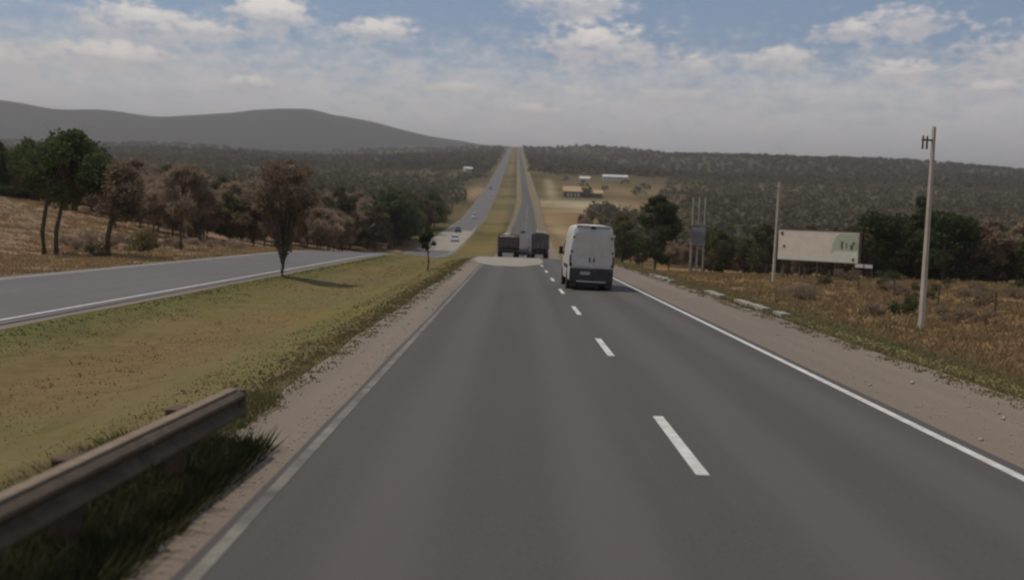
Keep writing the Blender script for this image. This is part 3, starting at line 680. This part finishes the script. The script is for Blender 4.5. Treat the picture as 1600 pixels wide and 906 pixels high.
gable(t, -10.5, 10.5, -4, 4, -3, 2.0, 3.6, M['wall_white'], M['wall_white'])
for k in range(7): MB().box((-9 + 3 * k, -4.05, .8), (1.2, .1, .9)).build('window', M['glass'], t)
def house(x, y, label, s=1):
    z = h(x, y); t = thing('house', label, 'house', (x, y, z), random.uniform(-.4, .4), 'small houses scattered on the far slopes')
    gable(t, -4 * s, 4 * s, -3 * s, 3 * s, -1, 2.9 * s, 4.4 * s, M['wall_white'], M['wall_white'])
    for k in (-2, 2): MB().box((k * s, -3.03 * s, 1.5 * s), (1, .1, 1)).build('window', M['glass'], t)
    MB().box((0, -3.03 * s, 1.0), (.9, .1, 2.0)).build('door', M['roof_brown'], t)
house(57, 850, 'small pale house just above the ochre-roofed building')
house(-190, 880, 'white house above the dry trees on the left slope')
house(-47, 1000, 'white house just left of the far carriageway on the slope')
house(722, 2000, 'tiny white house high on the right-hand slope')

# ------------------------------------------------------------------ trees
def leaves(centres, radii, n, size, asp=1.0, up=.3, flat_=.8):
    """quads scattered through clumps; returns verts, faces"""
    centres = np.array(centres); radii = np.array(radii); w = radii ** 2; w = w / w.sum()
    k = rng.choice(len(centres), n, p=w)
    d = rng.normal(size=(n, 3)); d /= np.linalg.norm(d, axis=1)[:, None]; r = radii[k] * rng.uniform(.35, 1.05, n) ** .6
    c = centres[k] + d * r[:, None] * np.array([1, 1, flat_])
    a = rng.normal(size=(n, 3)); a /= np.linalg.norm(a, axis=1)[:, None]
    if up: a = a * (1 - up) + d * up; a /= np.linalg.norm(a, axis=1)[:, None]
    b = np.cross(a, rng.normal(size=(n, 3))); b /= np.linalg.norm(b, axis=1)[:, None]
    if asp == 1.0: u, v_ = b, np.cross(a, b)
    else: u, v_ = a, b
    s = size * rng.uniform(.6, 1.3, n)[:, None]
    u = u * s * .5 * max(asp, 1); v_ = v_ * s * .5 * (.8 if asp == 1.0 else 1 / asp)
    V = np.stack([c - u, c + v_ * .8 - u * .1, c + u, c - v_ * .8 + u * .1], 1).reshape(-1, 3)
    return V, np.arange(n * 4).reshape(n, 4)
def make_tree(label, ht, cw, crown0, mats, nleaf, leafsize, asp, stems=1, nclump=22, shape='round', thick=.1, loc=(0, 0), group=None, name='tree', offx=0.0, bare=1.0):
    """ht total height, cw crown width, crown0 crown base"""
    t = thing(name, label, 'tree', (loc[0], loc[1], h(*loc) - .08), 0, group)
    m = MB(); tips = []
    cl = []; rd = []
    for k in range(nclump):
        u = random.random() ** .8; zz = crown0 + (ht - crown0) * (.08 + .84 * u)
        if shape == 'round': wid = math.sqrt(max(.05, 1 - (2 * (u - .45)) ** 2))
        elif shape == 'vase': wid = .15 + .85 * min(1, u * 1.7) * math.sqrt(max(.05, 1 - max(0, (u - .55) * 2) ** 2))
        elif shape == 'club': wid = .2 if u < .32 else min(1, .25 + (u - .32) * 3) * math.sqrt(max(.1, 1 - max(0, (u - .6) * 2.1) ** 2))
        else: wid = 1 - .6 * u
        a = random.uniform(0, 6.283); rr = cw / 2 * wid * math.sqrt(random.uniform(.1, 1)) * .8
        cl.append((offx + rr * math.cos(a), rr * math.sin(a), zz)); rd.append(cw * random.uniform(.10, .2) * (.5 + .5 * wid) * (.75 if shape == 'club' else 1))
    for s in range(stems):
        bx_ = (s - (stems - 1) / 2) * .75; top = Vector((bx_ * 1.6 + offx * .5, random.uniform(-.2, .2), crown0 + (ht - crown0) * .35))
        pts = [Vector((bx_, 0, 0)), Vector((bx_ * 1.1 + random.uniform(-.08, .08), random.uniform(-.1, .1), crown0 * .5)), Vector((bx_ * 1.3 + offx * .2, 0, crown0)), top]
        m.sweep(pts, [thick * 1.3, thick, thick * .85, thick * .5], 7)
        mine = [c for i, c in enumerate(cl) if i % stems == s]
        for c in mine:
            st = pts[2].lerp(top, random.uniform(-.15, .9)); c = Vector(c); mid = st.lerp(c, .5) + Vector((0, 0, (c - st).length * .12))
            m.sweep([st, mid, c], [thick * .38, thick * .24, thick * .08], 5)
            for q in range(int(3 * bare)):
                e = c + Vector((random.gauss(0, 1), random.gauss(0, 1), random.gauss(0, .8))) * cw * .1
                m.sweep([mid.lerp(c, random.uniform(.2, .9)), e], [thick * .12, thick * .04], 4)
    m.build('trunk', M['bark'], t, True, 60)
    V, Fc = leaves(cl, rd, nleaf, leafsize, asp)
    cr = raw('crown', V, Fc, mats, t)
    return t
# individually recognisable trees, left
make_tree('big leafy green tree on two trunks beyond the far carriageway', 8.0, 7.4, 3.2, M['leaf_green'], 9000, .26, 1.0, 2, 34, 'round', .14, (-29.4, 65), offx=1.1)
make_tree('brown-leaved tree with a stout single trunk, right of the two-trunked green tree', 6.2, 4.8, 2.3, M['leaf_russet'], 4200, .24, 1.0, 1, 24, 'round', .17, (-24.9, 63), offx=.7)
make_tree('dry tan tree on a thin trunk, third from the left beyond the far carriageway', 7.2, 5.2, 2.6, M['leaf_dry'], 4200, .3, 3.0, 1, 24, 'round', .11, (-27.3, 84), offx=.2)
make_tree('brown club-shaped young tree on the median edge by the far carriageway', 6.0, 3.9, .55, M['leaf_russet'], 5200, .16, 2.2, 1, 70, 'club', .075, (-11.0, 49.0))
make_tree('small slender green tree in the median near the crest', 3.0, 1.5, 1.3, M['leaf_green'], 1500, .16, 1.0, 1, 10, 'round', .06, (-5.5, 66))
make_tree('broad green tree with an ochre flank beyond the white van', 9.6, 7.2, .6, M['leaf_green'], 7500, .34, 1.0, 1, 34, 'round', .2, (17.2, 124))
make_tree('olive tree left of the three-pole transformer', 8.0, 5.0, .8, M['leaf_olive'], 4500, .3, 1.0, 1, 24, 'round', .16, (14.4, 136))
# belt prototypes (each copied)
def belt(protos, spots, lab, grp):
    made = {}
    for (x, y, sc, k) in spots:
        kk = k % len(protos)
        if kk not in made:
            made[kk] = make_tree(lab[kk], loc=(x, y), group=grp, **protos[kk]); made[kk].scale = (sc,) * 3
        else: dup(made[kk], (x, y, h(x, y) - .1), random.uniform(0, 6.28), lab[kk], grp, (sc * random.uniform(.85, 1.2), sc * random.uniform(.85, 1.2), sc * random.uniform(.88, 1.1)))
P_dry = [dict(ht=7, cw=5.6, crown0=1.2, mats=M['leaf_dry'], nleaf=2600, leafsize=.42, asp=3.0, nclump=20, thick=.12),
         dict(ht=6.4, cw=5.8, crown0=1.0, mats=M['leaf_russet'], nleaf=2600, leafsize=.42, asp=2.5, nclump=20, thick=.13),
         dict(ht=7.4, cw=5.4, crown0=1.2, mats=M['leaf_olive'], nleaf=2600, leafsize=.36, asp=1.0, nclump=20, thick=.13),
         dict(ht=6.8, cw=5.2, crown0=.8, mats=M['leaf_dry'], nleaf=1700, leafsize=.5, asp=4.5, nclump=24, thick=.12, shape='vase')]
def where(X, Yv):
    p = 802 + 1600 * X / Yv
    if X < 0:
        for lim, w_ in ((165, 'beside the two-trunked green tree'), (270, 'right of the stout brown tree'), (400, 'left of the median tree'), (500, 'just right of the median tree'), (600, 'midway to the valley'), (660, 'behind the slender median tree'), (9999, 'down in the valley')):
            if p < lim: return w_
    for lim, w_ in ((930, 'left of the white van'), (1000, 'just right of the white van'), (1090, 'left of the transformer'), (1200, 'between the transformer and the slim pole'), (1340, 'behind the billboard'), (1440, 'between the billboard and the tall pole'), (1530, 'just right of the tall pole'), (9999, 'at the far right')):
        if p < lim: return w_
SZ = lambda sc, a, b: 'small' if sc < a else ('tall' if sc > b else 'mid-sized')
def belt2(protos, spots, kinds, grp, a, b):
    made = {}
    for (x, y, sc, k) in spots:
        kk = k % len(protos); lb = '%s %s %s' % (SZ(sc, a, b), kinds[kk], where(x, y))
        if kk not in made:
            made[kk] = make_tree(lb, loc=(x, y), group=grp, **protos[kk]); made[kk].scale = (sc,) * 3
        else: dup(made[kk], (x, y, h(x, y) - .1), random.uniform(0, 6.28), lb, grp, (sc * random.uniform(.85, 1.2), sc * random.uniform(.85, 1.2), sc * random.uniform(.88, 1.1)))
spots = []
for k in range(118):
    tt = random.uniform(-.41, -.105); X = -random.uniform(25, 46); Yv = X / tt
    if tt < -.23: Yv = random.uniform(108, 165); X = tt * Yv
    if k > 80: tt = random.uniform(-.43, -.2); Yv = random.uniform(165, 205); X = tt * Yv
    if Yv > 300: continue
    spots.append((X, Yv, random.uniform(.8, 1.1) * (1 + .35 * (Yv > 170)), random.choice([0, 0, 1, 1, 2, 3, 1])))
belt2(P_dry, spots, ['tan leafless tree', 'russet dry tree', 'olive-leaved tree', 'bare upswept tree'], 'dry trees beyond the far carriageway', .9, 1.2)
P_gr = [dict(ht=10, cw=8, crown0=1.0, mats=M['leaf_green'], nleaf=3600, leafsize=.48, asp=1.0, nclump=28, thick=.2),
        dict(ht=9, cw=8.2, crown0=.5, mats=M['leaf_olive'], nleaf=3400, leafsize=.48, asp=1.0, nclump=28, thick=.2),
        dict(ht=8.4, cw=7.8, crown0=.4, mats=M['leaf_green'], nleaf=3000, leafsize=.5, asp=1.0, nclump=24, thick=.18),
        dict(ht=8.0, cw=7.8, crown0=.3, mats=M['leaf_russet'], nleaf=3000, leafsize=.5, asp=1.6, nclump=26, thick=.18)]
KG = ['dark green tree', 'olive broad tree', 'low-crowned green tree', 'brownish bushy tree']
spots = []
for k in range(34):     # wood edge on top of the left bank
    Yv = random.uniform(128, 190); X = -Yv * random.uniform(.40, .62); spots.append((X, Yv, random.uniform(.85, 1.15), random.choice([0, 0, 1, 2])))
belt2(P_gr, spots, KG, 'wood edge on the left bank', .93, 1.07)
spots = []
for k in range(24):
    Yv = random.uniform(200, 330); X = -max(24.5, Yv * random.uniform(.055, .112) + 3); spots.append((X, Yv, random.uniform(1.05, 1.45), random.choice([0, 2, 2, 1])))
belt2(P_gr, spots, [x + ' by the far carriageway' for x in KG], 'green trees by the far carriageway', 1.17, 1.33)
spots = []
for k in range(92):
    Yv = random.uniform(112, 170); X = Yv * random.uniform(.18 if k < 66 else .33, .62)
    if Yv < 118 and X < 38: continue
    if .175 < X / Yv < .25 and Yv < 130: continue
    spots.append((X, Yv, random.uniform(.7, 1.0) * (.85 if X / Yv < .33 else 1), random.choice([0, 1, 2, 3, 3, 1])))
for X, Yv in ((47, 112), (39.5, 114), (55, 116), (62, 122)): spots.append((X, Yv, .95, 2))
belt2(P_gr, spots, KG, 'trees behind the right verge', .78, .92)
spots = []
for k in range(42):
    Yv = random.uniform(150, 400); spots.append((random.uniform(15, 40) + (Yv - 150) * .03, Yv, random.uniform(.55, .9), random.choice([0, 1, 2, 2])))
belt2(P_dry, spots, ['tan bushy tree on the slope', 'russet tree on the slope', 'olive tree on the slope', 'bare upswept tree on the slope'], 'scrub trees beyond the white van', .67, .79)

# low bushes in the right verge
def bush(x, y, s, m_, lab, grp):
    t = thing('bush', lab, 'bush', (x, y, h(x, y) - .05), random.uniform(0, 6), grp); cl = [(random.gauss(0, .35) * s, random.gauss(0, .35) * s, s * random.uniform(.2, .7)) for _ in range(9)]
    mm = MB()
    for c in cl: mm.sweep([(0, 0, 0), (c[0] * .5, c[1] * .5, c[2] * .6), c], [.03 * s, .02 * s, .008], 4)
    mm.build('stem', M['bark'], t); V, Fc = leaves(cl, [.28 * s] * 9, 700, .12 * math.sqrt(s), 1.0 if m_ != 'leaf_dry' else 3.); raw('leaves', V, Fc, M[m_], t)
for k in range(26):
    Yv = random.uniform(36, 105); X = Yv * random.uniform(.28, .56)
    if X < 17: continue
    bm_, bc = random.choice([('leaf_dry', 'tan'), ('leaf_olive', 'olive'), ('leaf_green', 'green'), ('leaf_russet', 'russet')]); bush(X, Yv, random.uniform(.6, 1.6), bm_, 'low %s bush in the dry grass %s' % (bc, where(X, Yv)), 'bushes in the right verge')
for k in range(16):
    Yv = random.uniform(60, 110); X = -random.uniform(24, 34)
    bush(X, Yv, random.uniform(.8, 1.8), random.choice(['leaf_dry', 'leaf_olive', 'leaf_russet']), 'low dry bush at the foot of the trees ' + where(X, Yv), 'bushes on the left bank')

# far woodland: one mass of many crowns
def woodland(name, n, ylo, yhi, tl, th_, q, lsz, m_, cond):
    V = []; 
    u = rng.uniform(0, 1, n * 2); Y = ylo * (yhi / ylo) ** u; X = Y * rng.uniform(tl, th_, n * 2)
    keep = cond(X, Y); X, Y = X[keep][:n], Y[keep][:n]; n = len(X); Z = H(X, Y)
    r = rng.uniform(2.6, 5.0, n); hh = rng.uniform(4.5, 9.5, n) * (1 - .45 * smoothstep(Y, 1200, 2400))
    d = rng.normal(size=(n, q, 3)); d /= np.linalg.norm(d, axis=2)[..., None]; d[..., 2] = np.abs(d[..., 2]) * 1.2 - .25
    rad = rng.uniform(.6, 1.05, (n, q, 1))
    c = np.stack([X, Y, Z + hh * .45], -1)[:, None, :] + d * rad * np.stack([r, r, hh * .5], -1)[:, None, :]
    c = c.reshape(-1, 3); m = len(c); a = rng.normal(size=(m, 3)) + d.reshape(-1, 3) * .7; a /= np.linalg.norm(a, axis=1)[:, None]
    b = np.cross(a, rng.normal(size=(m, 3))); b /= np.linalg.norm(b, axis=1)[:, None]; e = np.cross(a, b)
    s = (lsz * rng.uniform(.6, 1.4, m) * (1 + .5 * smoothstep(c[:, 1], 500, 2500)))[:, None]
    V = np.stack([c - b * s, c + e * s * .7, c + b * s, c - e * s * .7], 1).reshape(-1, 3)
    o = raw(name, V, np.arange(m * 4).reshape(m, 4), m_); o['kind'] = 'stuff'; o['label'] = 'dense mixed woodland covering the far slopes'; o['category'] = 'woodland'
    return o
def okfar(X, Y):
    c = (X < -26) | (X > 15 + .02 * (Y - 200)); c &= ~((X > 0) & (X < 75) & (Y > 430) & (Y < 640)); c &= ~((np.abs(X - 87) < 26) & (Y > 780) & (Y < 925))
    c &= ~((X > 0) & (X < 30) & (Y < 950)); c &= ~((np.abs(X + 190) < 12) & (Y > 780) & (Y < 890)); c &= ~((np.abs(X - 57) < 12) & (Y > 700) & (Y < 860)); c &= ~((np.abs(X + 47) < 10) & (Y > 850) & (Y < 1010))
    c &= ~((X < 0) & (X > -34) & (Y > 520) & (Y < 780))
    c &= ~((X > 0) & (X < Y * .16) & (Y > 400) & (Y < 1000) & (np.sin(X * .3) * np.sin(Y * .05) > -.25))
    return c
woodland('far_woodland', 5200, 190, 1200, -.62, .62, 44, .75, M['wood_far'], okfar)
woodland('hill_woodland', 9500, 1000, 3000, -.62, .62, 18, 1.8, M['wood_far'], lambda X, Y: (X < -28) | (X > 16))

# ------------------------------------------------------------------ grass
def grass(name, n, xr, yr, hr, m_, label, dz=0, lean=.5, wid=.010, power=1.0, cond=None, clump=0.0):
    u = rng.uniform(0, 1, n); Y = yr[0] * (yr[1] / yr[0]) ** u; X = rng.uniform(xr[0], xr[1], n) if not callable(xr[0]) else xr[0](Y) + (xr[1](Y) - xr[0](Y)) * rng.uniform(0, 1, n)
    if clump:
        k = rng.integers(0, n // 14, n); X = X[k] + rng.normal(0, clump, n); Y = Y[k] + rng.normal(0, clump, n)
    if cond is not None:
        kp = cond(X, Y); X, Y = X[kp], Y[kp]; n = len(X)
    Z = H(X, Y) - .02 + dz; hh = rng.uniform(hr[0], hr[1], n) * rng.uniform(.5, 1, n); a = rng.uniform(0, 6.283, n); w = wid * (1 + Y / 9.0)
    l = rng.normal(0, lean, (n, 2)) * hh[:, None]
    v0 = np.stack([X - np.cos(a) * w, Y - np.sin(a) * w, Z], -1); v1 = np.stack([X + np.cos(a) * w, Y + np.sin(a) * w, Z], -1); v2 = np.stack([X + l[:, 0], Y + l[:, 1], Z + hh], -1)
    o = raw(name, np.stack([v0, v1, v2], 1).reshape(-1, 3), np.arange(n * 3).reshape(n, 3), m_); o['kind'] = 'stuff'; o['label'] = label; o['category'] = 'grass'
grass('median_grass', 45000, (-11.2, -3.7), (4.5, 90), (.02, .06), M['grass_green'], 'short olive grass covering the median')
grass('median_tufts', 2500, (-11.0, -3.6), (5, 80), (.05, .13), M['grass_dry'], 'dry tufts scattered over the median', clump=.12)
grass('verge_grass', 60000, (8.9, 15), (11, 110), (.04, .13), M['grass_green'], 'short green grass along the right shoulder')
grass('dry_grass', 90000, (lambda y: 12 + 0 * y, lambda y: 26 + y * .45), (16, 140), (.15, .42), M['grass_dry'], 'tall rust-brown dry grass beyond the right verge', clump=.25)
grass('bank_grass', 70000, (lambda y: -21 - y * .45, lambda y: -20.6 + 0 * y), (35, 150), (.08, .28), M['grass_dry'], 'dry grass on the left bank beyond the far carriageway', clump=.25)
grass('kerbside_weeds', 110000, (-4.3, -2.78), (3.0, 11.6), (.14, .46), M['weed_shaded'], 'weeds under the guardrail with its shade put into their colour', dz=-.12)
grass('rail_end_weeds', 2600, (-4.2, -3.3), (11, 15), (.06, .2), M['leaf_olive'], 'olive weeds at the end of the guardrail')

def gravel(name, n, x0, x1, y0, y1, label, bias):
    u = rng.uniform(0, 1, n); Y = y0 * (y1 / y0) ** u; X = x0 + (x1 - x0) * rng.uniform(0, 1, n) ** bias; r_ = rng.uniform(.006, .022, n) * (1 + (rng.uniform(0, 1, n) > .97) * 1.5)
    c = np.stack([X, Y, P(Y) + .004 + r_ * .3], -1); d = np.array([(1, 0, 0), (-.5, .87, 0), (-.5, -.87, 0), (0, 0, .8), (0, 0, -.8)])
    V = (c[:, None, :] + d[None] * r_[:, None, None] * rng.uniform(.6, 1.3, (n, 5, 1))).reshape(-1, 3)
    f = np.array([(0, 1, 3), (1, 2, 3), (2, 0, 3), (1, 0, 4), (2, 1, 4), (0, 2, 4)]); Fa = (np.arange(n)[:, None, None] * 5 + f[None]).reshape(-1, 3)
    o = raw(name, V, Fa, M['pebble']); o['kind'] = 'stuff'; o['label'] = label; o['category'] = 'gravel'
gravel('gravel', 1100, 8.8, 6.1, 9, 60, 'loose gravel on the right dirt shoulder', .7)
gravel('gravel', 500, -2.8, -2.4, 7, 50, 'loose gravel on the left dirt shoulder', .8)
grass('shoulder_weeds', 9000, (8.2, 9.1), (11, 90), (.03, .10), M['grass_green'], 'sparse weeds creeping onto the right shoulder', clump=.09)
grass('shoulder_weeds', 7000, (-3.9, -3.2), (12.5, 80), (.03, .09), M['grass_green'], 'sparse weeds creeping onto the left shoulder', clump=.09)

# ------------------------------------------------------------------ haze
hz = MB().box((0, 3600, 260), (19000, 12800, 600)).build('haze', bpy.data.materials.new('haze')); hz['kind'] = 'stuff'; hz['label'] = 'pale dusty air over the valley'; hz['category'] = 'haze'
m = hz.data.materials[0]; m.use_nodes = True; t = m.node_tree
for n in list(t.nodes):
    if n.type != 'OUTPUT_MATERIAL': t.nodes.remove(n)
o_ = t.nodes[0]; pv = t.nodes.new('ShaderNodeVolumePrincipled'); pv.inputs['Density'].default_value = 2.0e-4; pv.inputs['Color'].default_value = (.55, .53, .53, 1); pv.inputs['Anisotropy'].default_value = .2
t.links.new(pv.outputs[0], o_.inputs['Volume'])
